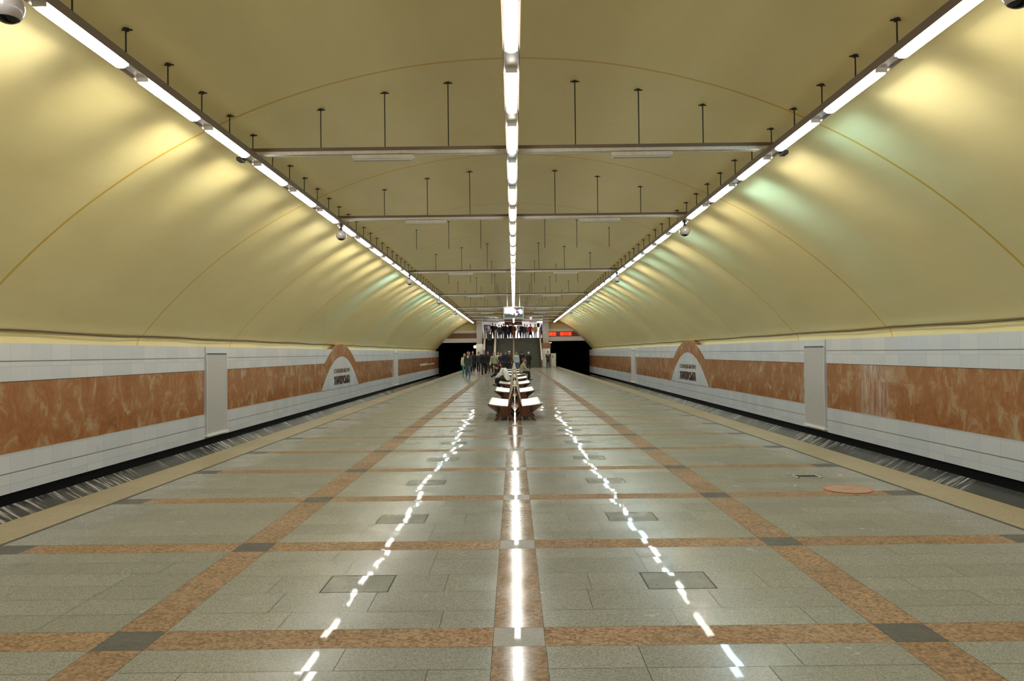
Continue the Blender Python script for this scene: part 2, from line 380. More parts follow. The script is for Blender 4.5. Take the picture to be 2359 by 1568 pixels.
# wall pieces flanking the stairs
st('wall_stair_right', [(3.12, 3.98, 85.0, 88.0, 0.0, 2.05, 0), (3.10, 4.02, 84.96, 88.0, 2.05, 2.66, 1), (3.85, 4.15, 84.9, 85.3, 2.62, 2.74, 0)], MS)
st('wall_stair_left', [(-4.15, -3.42, 85.0, 88.0, 0.0, 2.6, 0)], MS)
# upper hall
LAND = 3.28
st('floor_upper_hall', [(-6.5, 6.5, 88.8, 107, LAND-.3, LAND, 0)], [M['pale']])
st('wall_upper_hall', [(-6.6, 6.6, 106.5, 106.8, LAND, 5.9, 4), (-6.8, -6.5, 88.8, 106.8, LAND, 5.9, 4), (6.5, 6.8, 88.8, 106.8, LAND, 5.9, 4)], MS)
st('ceiling_upper_hall', [(-6.8, 6.8, 88.8, 106.8, 5.74, 5.95, 4)], MS)
st('beam_upper_hall', [(-1.15, 1.05, 97.6, 98.0, 5.10, 5.74, 1)], MS)
st('wall_upper_left', [(-6.5, -3.9, 97.0, 97.4, LAND, 5.74, 4)], MS)
# stairs
bm = bmesh.new(); ns = 21
for i in range(ns):
    y = 82.0 + 6.45*i/ns; box(bm, -1.95, 2.88, y, 88.8, LAND*i/ns, LAND*(i+1)/ns)
stairs = empty('staircase', (0, 82, 0), label='wide dark granite staircase rising to the lit upper hall', cat='staircase')
o = obj('steps', bm, M['stair'], stairs); o.matrix_parent_inverse = Matrix.Translation((0, -82, 0))
def slope_prism(name, xa, xb, zlo, zhi, mat, parent, base=82.0):
    bm = bmesh.new(); prism(bm, [(81.7, max(0.0, zlo)), (81.7, zhi), (82.1, zhi), (88.5, LAND+zhi), (89.2, LAND+zhi), (89.2, LAND+zlo), (88.5, LAND+zlo), (82.1, max(zlo, 0.0))], 'x', xa, xb)
    o = obj(name, bm, mat, parent); o.matrix_parent_inverse = Matrix.Translation((-parent.location.x, -base, 0)); return o
slope_prism('stringer', 2.90, 3.02, 0.0, .80, M['balus'], stairs)
slope_prism('handrail', 2.88, 3.04, .80, .90, M['stringer'], stairs)
r = slope_prism('middle_handrail', -.10, .06, .80, .88, M['railbrass'], stairs)
for i in range(6):
    y = 82.3+i*1.22; z = LAND*(y-82)/6.45
    bm = bmesh.new(); cyl(bm, (-.02, y, z), (-.02, y, z+.82), .03, n=8); o = obj('post', bm, M['railbrass'], stairs); o.matrix_parent_inverse = Matrix.Translation((0, -82, 0))
esc = empty('escalator', (-2.7, 82, 0), label='escalator with pale handrails climbing beside the dark staircase', cat='escalator')
for nm, xa, xb in (('balustrade', -3.36, -3.16), ('balustrade', -2.16, -1.97)):
    slope_prism(nm, xa, xb, 0.0, .82, M['balus'], esc)
    slope_prism('handrail', xa-.01, xb+.01, .82, .92, M['stringer'], esc)
bm = bmesh.new()
for i in range(20):
    y = 82.2 + 6.3*i/20; box(bm, -3.15, -2.17, y, 88.7, LAND*i/20, LAND*(i+1)/20)
o = obj('escalator_steps', bm, M['belt'], esc); o.matrix_parent_inverse = Matrix.Translation((2.7, -82, 0))

# small things near the end wall
def thing(name, loc, label, cat, group=None, rz=0): return empty(name, loc, rz, label, cat, group)
t = thing('cabinet', (4.30, 84.6, 0), 'cream metal cabinet standing at the platform edge beside the tunnel mouth', 'cabinet')
bx('body', (-.27, .27, -.2, .2, 0, 1.50), M['cabinet'], t, bev=.01)
bx('door', (-.245, .245, -.215, -.2, .08, 1.44), M['cabinet'], t)
bx('notice_plate', (-.17, -.03, -.222, -.215, .98, 1.30), M['ochre'], t)
bx('handle', (.17, .20, -.24, -.215, .72, .86), M['darkmetal'], t)
SEG = {'0': 'abcdef', '1': 'bc', '2': 'abged', '3': 'abgcd', '4': 'fgbc', '5': 'afgcd', '6': 'afgedc', '7': 'abc', '8': 'abcdefg', '9': 'abcdfg'}
def digit(bm, ch, x, z, w_, h, t_):
    S = {'a': (x, x+w_, z+h-t_, z+h), 'g': (x, x+w_, z+h/2-t_/2, z+h/2+t_/2), 'd': (x, x+w_, z, z+t_), 'f': (x, x+t_, z+h/2, z+h), 'b': (x+w_-t_, x+w_, z+h/2, z+h),
         'e': (x, x+t_, z, z+h/2), 'c': (x+w_-t_, x+w_, z, z+h/2)}
    for q in SEG[ch]:
        a = S[q]; box(bm, a[0], a[1], -.012, 0, a[2], a[3])
def led(name, x0, x1, z0, z1, chars, label):
    t = thing(name, ((x0+x1)/2, 88.345, z0), label, 'display'); W, H = x1-x0, z1-z0
    bx('housing', (-W/2-.03, W/2+.03, -.04, .06, -.03, H+.03), M['frame_black'], t)
    bx('display_field', (-W/2, W/2, -.045, -.04, 0, H), M['led_back'], t)
    bm = bmesh.new(); n = len(chars); cw = W/(n+.2)
    for i, c in enumerate(chars):
        if c == ':':
            for zz in (.33, .6): box(bm, -W/2+cw*(i+.5), -W/2+cw*(i+.7), -.012, 0, H*zz, H*(zz+.1))
        else: digit(bm, c, -W/2+cw*(i+.2), H*.15, cw*.72, H*.7, .055)
    o = obj('digits', bm, M['led'], t, loc=(0, -.046, 0))
led('led_display', 3.98, 4.86, 3.46, 3.93, '20', 'short red lit clock display with two digits beside the pillar')
led('led_display', 5.24, 6.62, 3.46, 3.93, '543', 'long red lit display with three digits over the tunnel mouth')
t = thing('signal_light', (-4.50, 89.4, 2.1), 'glowing red signal light inside the dark tunnel mouth', 'signal')
bx('housing', (-.16, .16, 0, .2, .0, .5), M['frame_black'], t)
bm = bmesh.new(); ball(bm, (0, -.03, .25), .15, .05, .15); obj('signal_lens', bm, M['signal'], t, smooth=True)

t = thing('poster', (-3.3, 96.9, 4.15), 'pale poster in a black frame high on the upper hall wall', 'poster')
bx('frame', (-.42, .42, -.03, .0, 0, 1.0), M['frame_black'], t); bx('sheet', (-.34, .34, -.04, -.03, .08, .92), M['paper'], t)
t = thing('loudspeaker', (3.05, 96.0, 4.75), 'small black loudspeaker box under the upper hall ceiling', 'speaker')
bx('box', (-.16, .16, 0, .25, 0, .5), M['frame_black'], t); bx('bracket', (-.03, .03, .1, .16, .5, .99), M['frame_black'], t)
for i, (x, y, L, lb) in enumerate(((-2.3, 90.4, 1.2, 'lit hall ceiling lamp, long, over the escalator head'), (-2.15, 94.0, .6, 'lit hall ceiling lamp behind the long one over the escalator'),
        (2.0, 89.9, .5, 'lit hall ceiling lamp just behind the fascia over the stairs'), (2.1, 92.6, .6, 'lit hall ceiling lamp over the stair head, the deeper one'),
        (3.6, 101.0, 3.0, 'broad lit ceiling lamp deep in the upper hall above the brown-white wall'), (-.6, 102.5, 3.0, 'broad lit ceiling lamp deep in the middle of the upper hall'))):
    t = thing('hall_ceiling_lamp', (x, y, 5.60), lb, 'lamp', 'upper hall ceiling lamps')
    wd = .10 if i < 4 else .5
    bx('housing', (-wd-.02, wd+.02, -.02, L+.02, .06, .14), M['trim'], t); bx('diffuser', (-wd, wd, 0, L, 0, .06), M['hall_lamp'], t)

# ------------------------------------------------------------------ tube lamp rows
LZ, LX = 4.96, 4.45
P_L, LEN, S0 = 2.18, 1.55, 13.50
NB = [13.25 + 6.54*i for i in range(12)]
BEAMS = [0, 1, 3, 5, 7, 8, 9, 10, 11]
HW = .068
def diffuser():
    bm = bmesh.new(); secs = []
    for y, sc in ((0, .94), (.02, 1.0), (LEN-.05, 1.0), (LEN-.015, .85), (LEN, .55)):
        ring = []
        for px_, pz_ in ((1, 0), (1, -.018), (.95, -.040), (.75, -.056), (.40, -.066), (-.40, -.066), (-.75, -.056), (-.95, -.040), (-1, -.018), (-1, 0)):
            ring.append(bm.verts.new((HW*px_*sc, y, pz_*sc)))
        secs.append(ring)
    for r0, r1 in zip(secs, secs[1:]):
        for j in range(9): bm.faces.new((r0[j], r0[j+1], r1[j+1], r1[j]))
    bm.faces.new(secs[0]); bm.faces.new(secs[-1][::-1])
    me = bpy.data.meshes.new('diffuser'); bm.to_mesh(me); bm.free()
    for p in me.polygons: p.use_smooth = True
    return me
dif = []
for m in LC:
    d = diffuser(); d.materials.append(m); dif.append(d)
capms = []
for a, b, c in ((-.012, -.001, -.045), (LEN+.001, LEN+.012, -.03)):
    bm = bmesh.new(); box(bm, -.070, .070, a, b, c, -.001)
    capm = bpy.data.meshes.new('end_cap'); bm.to_mesh(capm); bm.free(); capm.materials.append(M['steel']); capms.append(capm)
bm = bmesh.new(); box(bm, -.074, .074, -.012, LEN+.012, .0, .03)
traym = bpy.data.meshes.new('tray'); bm.to_mesh(traym); bm.free(); traym.materials.append(M['steel'])
ORD = ['first', 'second', 'third', 'fourth', 'fifth', 'sixth', 'seventh', 'eighth', 'ninth', 'tenth', 'eleventh', 'twelfth']
rl = random.Random(11)
COOL_R = {-1, 1, 4, 6, 7, 9, 11, 13, 16, 18, 20, 23, 25, 27}
COOL_L = {9, 14, 15, 18, 20, 21, 24, 26, 28}
for s, row in ((-1, 'left'), (0, 'middle'), (1, 'right')):
    k0 = -9; vis0 = -3 if s else -3
    for k in range(k0, 33):
        y = S0 + P_L*k + (({-3: .30, -2: .15}.get(k, 0)) if s else 0)
        if y+LEN > 87.2 or (s == 0 and 48.7 < y < 49): continue
        c = 2 if (s == 1 and k in COOL_R) or (s == -1 and k in COOL_L) or (s == 0 and k in (0, 9, 17)) else (1 if rl.random() < .4 else 0)
        nv = k-vis0
        if nv < 0: lb = f'lit tube lamp of the {row} ceiling row above or behind the viewer'
        elif nv < 8: lb = f'long lit tube lamp, {ORD[nv]} in view along the {row} ceiling row, counted from the viewer'
        else:
            seg = int((y-NB[0])//6.54); lb = f'distant lit tube lamp of the {row} row, {ORD[min(seg, 11)]} stretch beyond the first cross beam'
        t = empty('tube_lamp', (s*LX, y, LZ), label=lb, cat='lamp', group=(f'tube lamps of the {row} ceiling row'))
        for me in (dif[c], capms[0], capms[1], traym):
            ch = bpy.data.objects.new(me.name.split('.')[0], me); COL.objects.link(ch); ch.parent = t
        if s:       # added area light stands for the tube's sideways throw on to the vault
            ld = bpy.data.lights.new('added_side_beam', 'AREA'); ld.shape = 'RECTANGLE'; ld.size = LEN*.82; ld.size_y = .03
            ld.energy = BEAM*rl.uniform(.55, 1.45)*(1.25 if c == 2 else 1); ld.spread = math.radians(68)
            ld.color = ((1, .96, .78), (1, .97, .85), (.40, .76, 1.0))[c]
            lo_ = bpy.data.objects.new('added_side_beam', ld); COL.objects.link(lo_); lo_.parent = t
            aim = Vector((s*math.cos(.19), 0, -math.sin(.19))); lo_.location = (s*.105, LEN/2, -.03)
            zx = -aim; xx = Vector((0, 1, 0)); yx = zx.cross(xx)
            lo_.rotation_euler = Matrix((xx, yx, zx)).transposed().to_euler()

# channels with their hanger rods
flm = None
def flange_mesh():
    bm = bmesh.new(); cyl(bm, (0, 0, -.012), (0, 0, 0), .045, n=12); box(bm, -.075, .075, -.012, .012, -.022, -.008); box(bm, -.012, .012, -.05, .05, -.02, -.008)
    me = bpy.data.meshes.new('ceiling_flange'); bm.to_mesh(me); bm.free(); me.materials.append(M['rod']); return me
flm = flange_mesh()
def rod(parent, off, x, y, ztop, zbot, r=.010):
    bm = bmesh.new(); cyl(bm, (0, 0, 0), (0, 0, ztop-zbot), r, n=6); box(bm, -.02, .02, -.03, .03, 0, .035)
    o = obj('hanger_rod', bm, M['rod'], parent); o.location = (x-off[0], y-off[1], zbot-off[2])
    f = bpy.data.objects.new('ceiling_flange', flm); COL.objects.link(f); f.parent = o; f.location = (0, 0, ztop-zbot)
for s, row in ((-1, 'left'), (0, 'middle'), (1, 'right')):
    t = empty('lighting_channel', (s*LX, 0, LZ), label=f'long grey steel lighting channel of the {row} row hung under the vault', cat='lighting channel')
    bm = bmesh.new()
    box(bm, -.075, .075, Y0+.3, 87.3, .031, .085)
    box(bm, -.088, -.075, Y0+.3, 87.3, .031, .088); box(bm, .075, .088, Y0+.3, 87.3, .031, .088)
    obj('channel', bm, M['steel'], t)
    bm = bmesh.new()
    for q in (-1, 1):      # brown edge strip on either side
        lo = -.016
        box(bm, min(q*.089, q*.096), max(q*.089, q*.096), Y0+.3, 87.3, lo, .088)
    obj('side_flange', bm, M['brownsteel'], t)
    n = 0
    yy = NB[0] - 6*1.09 + .0
    while yy < 86.5:
        if s or n % 6 == 0: rod(t, t.location, s*LX, yy, vz(LX*abs(s)), LZ+.085)
        yy += 1.09*(1 if s else 1); n += 1
# cross beams
for bi, i in enumerate(BEAMS):
    y = NB[i]
    t = empty('cross_beam', (0, y, LZ+.10), label=f'thin steel cross beam joining the lamp rows, {ORD[bi]} of them counted from the viewer', cat='beam')
    bm = bmesh.new()
    for a, b in ((-LX-.02, -.1), (.1, LX+.02)):
        box(bm, a, b, -.07, .07, -.03, .02); box(bm, a, b, -.075, -.06, -.035, .07); box(bm, a, b, .06, .075, -.035, .07)
    obj('beam', bm, M['steel'], t)
    bm = bmesh.new()
    for a, b in ((-LX-.02, -.1), (.1, LX+.02)): box(bm, a, b, -.082, -.076, .02, .078)
    obj('lip', bm, M['brownsteel'], t)
    for x in (-3.28, -2.18, -1.09, 1.09, 2.18, 3.28): rod(t, t.location, x, y, vz(x), LZ+.12)
    for s in (-1, 1):
        f = empty('unlit_tube_fixture', (s*2.22, y-.0, LZ-.01), label=f'unlit white tube fixture under the {ORD[bi]} cross beam, on its {"left" if s<0 else "right"} half', cat='fixture', group='unlit fixtures under the cross beams')
        bx('fixture_body', (-.52, .52, -.06, .06, .0, .065), M['steel'], f); bx('tube_cover', (-.50, .50, -.045, .045, -.03, .0), M['tube_off'], f, bev=.008)
# stray rods left where a beam is missing
for i in (2, 4, 6):
    y = NB[i]
    for x in (-3.28, -2.18, -1.09, 1.09, 2.18, 3.28):
        bm = bmesh.new(); L = vz(x)-LZ-.2; cyl(bm, (0, 0, -L), (0, 0, 0), .010, n=6); cyl(bm, (0, 0, -.012), (0, 0, 0), .045, n=10)
        o = obj('bare_hanger_rod', bm, M['rod'], loc=(x, y, vz(x)))
        tag(o, f'thin bare rod hanging from the vault without a beam, in the {"nearer" if i==2 else ("middle" if i==4 else "most distant")} such row', 'rod', f'bare rods without a beam, row at the {ORD[i]} bay')
# round globes by the lamp rows
gl = [(-1, 6.75, 'at the very top edge'), (1, 6.70, 'at the very top edge')] + [(s, NB[i]+.12, w_) for i, w_ in ((1, 'under the second cross beam'), (3, 'under the third cross beam'), (5, 'under the fourth cross beam'), (7, 'under the fifth cross beam')) for s in (-1, 1)]
for s, y, w_ in gl:
    t = empty('ceiling_globe', (s*4.42, y, 4.68), label=f'round grey globe with dark lower cap, {w_}, {"left" if s<0 else "right"} row', cat='ceiling globe')
    bm = bmesh.new(); ball(bm, (0, 0, 0), .135, u=24, v=16); obj('globe', bm, M['globe'], t, smooth=True)
    bm = bmesh.new(); bmesh.ops.create_uvsphere(bm, u_segments=24, v_segments=16, radius=.1375)
    bmesh.ops.delete(bm, geom=[v for v in bm.verts if v.co.z > -.095], context='VERTS'); obj('lower_cap', bm, M['lens'], t, smooth=True)
    bm = bmesh.new(); cyl(bm, (0, 0, .11), (0, 0, .30), .03, n=10); cyl(bm, (0, 0, .115), (0, 0, .15), .06, .04, n=12); obj('mount', bm, M['darkmetal'], t)
for s in (-1, 1):
    t = empty('bracket_box', (s*4.62, NB[0]-.1, LZ-.02), label=f'small black box bracket where the first cross beam meets the {"left" if s<0 else "right"} row', cat='bracket')
    bx('box', (-.05, .05, -.10, .10, -.03, .03), M['darkmetal'], t, bev=.008); bx('arm', (-.02, .02, -.03, .03, .03, .09), M['darkmetal'], t)

# television
t = empty('television', (0.0, 49.6, 3.80), label='flat television hung across the middle lamp row above the platform', cat='television')
bx('casing', (-.66, .66, 0, .10, 0, .76), M['tvcase'], t, bev=.015)
bm = bmesh.new(); Y = -.004
def pq(x0, x1, z0, z1, mi, d): quad(bm, [(x0, Y-d, z0), (x1, Y-d, z0), (x1, Y-d, z1), (x0, Y-d, z1)], mi)
pq(-.58, .58, .06, .70, 1, 0)
def poly(pts, mi, d):
    f = bm.faces.new([bm.verts.new((x, Y-d, z)) for x, z in pts]); f.material_index = mi
poly([(-.58, .34), (-.52, .31), (-.30, .31), (-.15, .28), (-.05, .22), (0, .30), (.06, .34), (.14, .32), (.18, .45), (.15, .58), (.02, .64), (0, .70), (-.58, .70)], 0, .001)
poly([(.20, .50), (.34, .46), (.36, .36), (.44, .27), (.55, .30), (.58, .42), (.54, .56), (.44, .60)], 0, .001)
poly([(.02, .64), (.15, .60), (.21, .48), (.16, .40), (.12, .55)], 2, .002)
poly([(.08, .28), (.18, .34), (.26, .34), (.24, .22), (.14, .18)], 0, .002)
poly([(.18, .42), (.34, .45), (.36, .34), (.28, .26), (.24, .38)], 3, .0015)
poly([(.08, .26), (.14, .18), (.14, .08), (.09, .12)], 3, .0015); poly([(-.04, .22), (0, .32), (.06, .33), (.08, .24)], 4, .0018)
obj('screen', bm, [M['scr_white'], M['scr_dark'], M['scr_pink'], M['scr_purple'], M['scr_brown']], t)
for x in (-.40, .40):
    bm = bmesh.new(); cyl(bm, (x, .05, .72), (x, .05, vz(x)-3.80), .022, n=8); obj('hanger_pipe', bm, M['trim'], t)

# ------------------------------------------------------------------ things on the side walls
def shutter(s, y0, y1, lb):
    t = empty('wall_shutter', (s*WX, y0, -.6), label=lb, cat='shutter'); W = y1-y0; q = -s
    def b(n, d0, d1, a, c, z0, z1, m):
        xa, xb = sorted((q*d0, q*d1)); return bx(n, (xa, xb, a, c, z0, z1), m, t)
    b('header_panel', -.02, .035, -.04, W+.04, 2.29, 2.466, M['shutter_frame'])
    b('shutter_leaf', -.02, .05, 0, W, .03, 2.27, M['shutter'])
    b('frame', -.02, .06, -.04, .0, 0.03, 2.29, M['shutter_frame']); b('frame', -.02, .06, W, W+.04, 0.03, 2.29, M['shutter_frame'])
    b('frame', -.02, .065, 0, W, 2.26, 2.29, M['darkmetal']); b('sill', -.02, .09, -.05, W+.05, -.03, .03, M['trim'])
shutter(-1, 21.55, 23.0, 'tall grey slatted shutter on the left wall, nearer one')
shutter(1, 21.45, 22.85, 'tall grey slatted shutter on the right wall, nearer one')
shutter(-1, 55.3, 57.0, 'narrow-looking grey shutter on the left wall beyond its arch sign')
shutter(1, 54.9, 56.6, 'narrow-looking grey shutter on the right wall beyond its arch sign')
def text_mesh(name, s, height, width, depth, mat, parent, loc, side, bold=0.0):
    cu = bpy.data.curves.new(name, 'FONT'); cu.body = s; cu.size = 1; cu.extrude = depth; cu.offset = bold; cu.align_x = 'CENTER'
    o = bpy.data.objects.new(name, cu); COL.objects.link(o)
    dg = bpy.context.evaluated_depsgraph_get(); me = bpy.data.meshes.new_from_object(o.evaluated_get(dg)); bpy.data.objects.remove(o)
    xs = [v.co.x for v in me.vertices]; ys = [v.co.y for v in me.vertices]
    sx, sy = width/(max(xs)-min(xs)), height/(max(ys)-min(ys)); mx = (max(xs)+min(xs))/2; my = min(ys)
    for v in me.vertices:
        a, b, c = (v.co.x-mx)*sx, (v.co.y-my)*sy, v.co.z
        # seen from the platform the words run away from the viewer on the wall to the left, towards the viewer on the other
        v.co = (c if side < 0 else -c, a if side < 0 else -a, b)
    me.name = name
    return link(name, me, mat, parent, loc)
def arch_sign(s, yc, lb):
    t = empty('arch_sign', (s*WX, yc, 0), label=lb, cat='sign')
    ow = lambda z: 3.45*math.sqrt(max(0, (2.12-z)/.92)); iw = lambda z: 4.05*math.sqrt(max(0, (1.52-z)/1.53))
    n = 20; zb = -.012
    def para(wf, ztop, zb):
        zs = [zb + (ztop-zb)*(1-(1-i/n)**2) for i in range(n+1)]
        return [(-wf(z), z) for z in zs] + [(wf(z), z) for z in reversed(zs[:-1])]
    q = -s
    def pr(name, pts, d0, d1, m):
        bm = bmesh.new(); prism(bm, pts, 'x', q*d0, q*d1); return obj(name, bm, m, t)
    pr('arch_surround', para(ow, 2.12, zb), -.30, .012, M['brown'])
    pr('white_panel', para(iw, 1.52, zb), 0, .026, M['white'])
    text_mesh('small_lettering', 'СТАНЦІЯ МЕТРО', .24, 3.5, .008, M['smallletter'], t, (q*.036, 0, .69), s, .008)
    text_mesh('large_lettering', 'ХАРКІВСЬКА', .42, 3.55, .008, M['letter'], t, (q*.036, 0, .16), s, .045)
arch_sign(-1, 38.6, 'brown marble arch sign with dark station lettering on the left wall')
arch_sign(1, 38.4, 'brown marble arch sign with dark station lettering on the right wall')
# small pale lettering strip far along the wall on the left
t = empty('wall_lettering', (-WX, 71, .50), label='thin row of small white lettering on the distant brown wall band', cat='lettering')
bm = bmesh.new(); yy = 0; r2 = random.Random(5)
while yy < 12.5:
    w_ = r2.uniform(.12, .2); big = yy < 5.5
    hh = .20 if big else .12
    box(bm, -.004, .012, yy, yy+.05, 0, hh); box(bm, -.004, .012, yy, yy+w_, hh-.04 if r2.random() < .5 else hh*.4, hh if r2.random() < .5 else hh*.6)
    if r2.random() < .6: box(bm, -.004, .012, yy+w_-.04, yy+w_, 0, hh)
    yy += w_ + (.06 if r2.random() < .85 else .3)
for v in bm.verts: v.co.x -= .012
obj('letter_strip', bm, M['trim'], t).location.x = .012
# cables along the foot of the vault
for s in (-1, 1):
    cu = bpy.data.curves.new('wall_cable', 'CURVE'); cu.dimensions = '3D'; cu.bevel_depth = .017; cu.bevel_resolution = 2
    sp = cu.splines.new('POLY'); n = 130; sp.points.add(n); rc = random.Random(2+s)
    for i in range(n+1):
        y = Y0+.1 + (Y1-Y0-.3)*i/n; sp.points[i].co = (s*(8.77 + rc.uniform(-.006, .006)), y, 2.085 + .018*math.sin(y*1.1+s) + rc.uniform(-.006, .006), 1)
    o = bpy.data.objects.new('wall_cable', cu); COL.objects.link(o); cu.materials.append(M['cable'])
    dg = bpy.context.evaluated_depsgraph_get(); me = bpy.data.meshes.new_from_object(o.evaluated_get(dg)); bpy.data.objects.remove(o); me.name = 'wall_cable'; o = link('wall_cable', me)
    tag(o, f'thin dark cable running above the {"left" if s<0 else "right"} wall at the foot of the vault', 'cable')

# things in the floor
t = empty('floor_sticker', (3.78, 8.87, .0035), label='worn round red sticker with a red rim stuck on the platform floor', cat='sticker')
bm = bmesh.new(); bmesh.ops.create_cone(bm, cap_ends=True, segments=40, radius1=.25, radius2=.25, depth=.002); obj('film', bm, M['redfilm'], t)
bm = bmesh.new(); n = 48
for i in range(n):
    a, b = 2*PI*i/n, 2*PI*(i+1)/n
    quad(bm, [(r_*math.cos(x), r_*math.sin(x), .0015) for r_, x in ((.238, a), (.262, a), (.262, b), (.238, b))])
obj('rim', bm, M['red'], t)
bm = bmesh.new(); box(bm, -.055, .055, -.016, .016, .001, .0022); obj('mark', bm, M['red'], t)
t = empty('floor_grate', (3.66, 9.80, .002), label='small dark metal drain grate set in the platform floor', cat='grate')
bm = bmesh.new(); box(bm, -.15, .15, -.12, -.105, 0, .005); box(bm, -.15, .15, .105, .12, 0, .005); box(bm, -.15, -.135, -.12, .12, 0, .005); box(bm, .135, .15, -.12, .12, 0, .005); obj('frame', bm, M['steel'], t)
bm = bmesh.new()
for i in range(12): box(bm, -.135+i*.0235, -.125+i*.0235, -.105, .105, .0, .004)
obj('bars', bm, M['darkmetal'], t); bx('pit', (-.135, .135, -.105, .105, -.001, .0005), M['frame_black'], t)

# ------------------------------------------------------------------ benches
def part_mesh(fn, mat, name, smooth=False):
    bm = bmesh.new(); fn(bm); bmesh.ops.recalc_face_normals(bm, faces=bm.faces[:]); me = bpy.data.meshes.new(name); bm.to_mesh(me); bm.free(); me.materials.append(mat)
    return me
BL = 2.65
def seatf(bm):
    # slats running the length, slightly dished, folding round the front edge
    pts = [(.17, .345), (.26, .352), (.35, .362), (.44, .375), (.53, .392), (.61, .405)]
    for (x0, z0), (x1, z1) in zip(pts, pts[1:]):
        prism(bm, [(x0+.001, z0), (x1-.001, z1), (x1-.001, z1-.022), (x0+.001, z0-.022)], 'y', 0, BL)
def underf(bm):
    # ribs that fold back under the seat, one every 0.3 m
    for i in range(9):
        y = .03 + (BL-.10)*i/8
        prism(bm, [(.632, .378), (.618, .362), (.36, .165), (.372, .150), (.645, .362)], 'y', y, y+.035)
    cyl(bm, (.625, 0, .385), (.625, BL, .385), .019, n=8); cyl(bm, (.365, 0, .165), (.365, BL, .165), .016, n=8)
def backf(bm):
    a, b = Vector((.155, .36)), Vector((.035, .83)); n = 5
    for i in range(n):
        p, q = a.lerp(b, i/n+.01), a.lerp(b, (i+1)/n-.01)
        prism(bm, [(p.x, p.y), (q.x, q.y), (q.x-.02, q.y-.004), (p.x-.02, p.y-.004)], 'y', 0, BL)
def edgef(bm):
    prism(bm, [(.162, .352), (.172, .352), (.050, .845), (.026, .845)], 'y', -.004, .02); prism(bm, [(.162, .352), (.172, .352), (.050, .845), (.026, .845)], 'y', BL-.02, BL+.004)  # pale end strips put the lit board edges into the colour
def framef(bm):
    prism(bm, [(.13, .335), (.60, .375), (.60, .352), (.36, .325), (.345, .20), (.30, .13), (.15, .10)], 'y', 0, .035)
    prism(bm, [(.30, .20), (.36, .20), (.43, .10), (.50, .0), (.42, .0), (.31, .12)], 'y', 0, .035)
    prism(bm, [(.16, .33), (.135, .33), (.03, .82), (.012, .82), (.085, .36), (.115, .15), (.03, .06), (.012, .0), (.06, .0), (.16, .10)], 'y', 0, .03)
mesh_seat = part_mesh(seatf, M['seat'], 'seat'); mesh_under = part_mesh(underf, M['wood'], 'under_slats'); mesh_back = part_mesh(backf, M['wood'], 'backrest')
mesh_edge = part_mesh(edgef, M['stringer'], 'backrest_lit_edge'); mesh_frame = part_mesh(framef, M['wood'], 'support_frame')
def tiebar(bm): cyl(bm, (-.05, 0, .82), (.05, 0, .82), .012, n=6); cyl(bm, (0, .02, .835), (0, BL-.02, .835), .03, n=8)
mesh_tie = part_mesh(tiebar, M['seat'], 'ridge_rail')
BY = [18.35, 24.85, 31.2, 37.6, 43.9, 50.3, 56.6]
BN = ['nearest the viewer', 'second one along the platform', 'third one, the white-shirted person sits on it', 'fourth one along the platform', 'fifth one, the khaki-jacketed man sits on it', 'sixth one, partly hidden', 'last and most distant one']
for y, nm in zip(BY, BN):
    t = empty('double_bench', (0, y, 0), label=f'back-to-back slatted bench on the platform centreline, {nm}', cat='bench', group='back-to-back benches along the platform')
    for s in (-1, 1):
        for me, nme, ys in ((mesh_seat, 'seat', [0]), (mesh_under, 'under_slats', [0]), (mesh_back, 'backrest', [0]), (mesh_edge, 'backrest_lit_edge', [0]), (mesh_frame, 'support_frame', [.0, BL/2, BL-.035])):
            for yy in ys:
                o = bpy.data.objects.new(nme, me); COL.objects.link(o); o.parent = t; o.location = (0, yy, 0); o.scale = (s, 1, 1)
    o = bpy.data.objects.new('ridge_rail', mesh_tie); COL.objects.link(o); o.parent = t

# ------------------------------------------------------------------ people
PM = {}
def pm(c, rough=.8):
    k = (tuple(round(x, 3) for x in c), rough)
    if k not in PM: PM[k] = plain('cloth', c, rough, spec=.3)
    return PM[k]
SKIN = [(.50, .25, .17), (.56, .31, .22), (.44, .20, .13)]
def seg(bm, a, b, ra, rb):
    a, b = Vector(a), Vector(b)
    if (b-a).length > 1e-4: cyl(bm, a, b, ra, rb, n=12)
    ball(bm, a, ra, u=12, v=8); ball(bm, b, rb, u=12, v=8)
def loft(bm, rings, n=16):
    """rings: (centre, half width x, half depth, tilt about x)"""
    R = []
    for c, rx, ry, tl in rings:
        c = Vector(c); R.append([bm.verts.new(c + Vector((rx*math.cos(2*PI*i/n), ry*math.sin(2*PI*i/n)*math.cos(tl), ry*math.sin(2*PI*i/n)*math.sin(tl)))) for i in range(n)])
    for A, B in zip(R, R[1:]):
        for i in range(n): bm.faces.new((A[i], A[(i+1)%n], B[(i+1)%n], B[i]))
    bm.faces.new(R[0][::-1]); bm.faces.new(R[-1])
def remesh(o, vox, smooth=3):
    m = o.modifiers.new('remesh', 'REMESH'); m.mode = 'VOXEL'; m.voxel_size = vox; m.use_smooth_shade = True
    m = o.modifiers.new('smooth', 'SMOOTH'); m.factor = .5; m.iterations = smooth
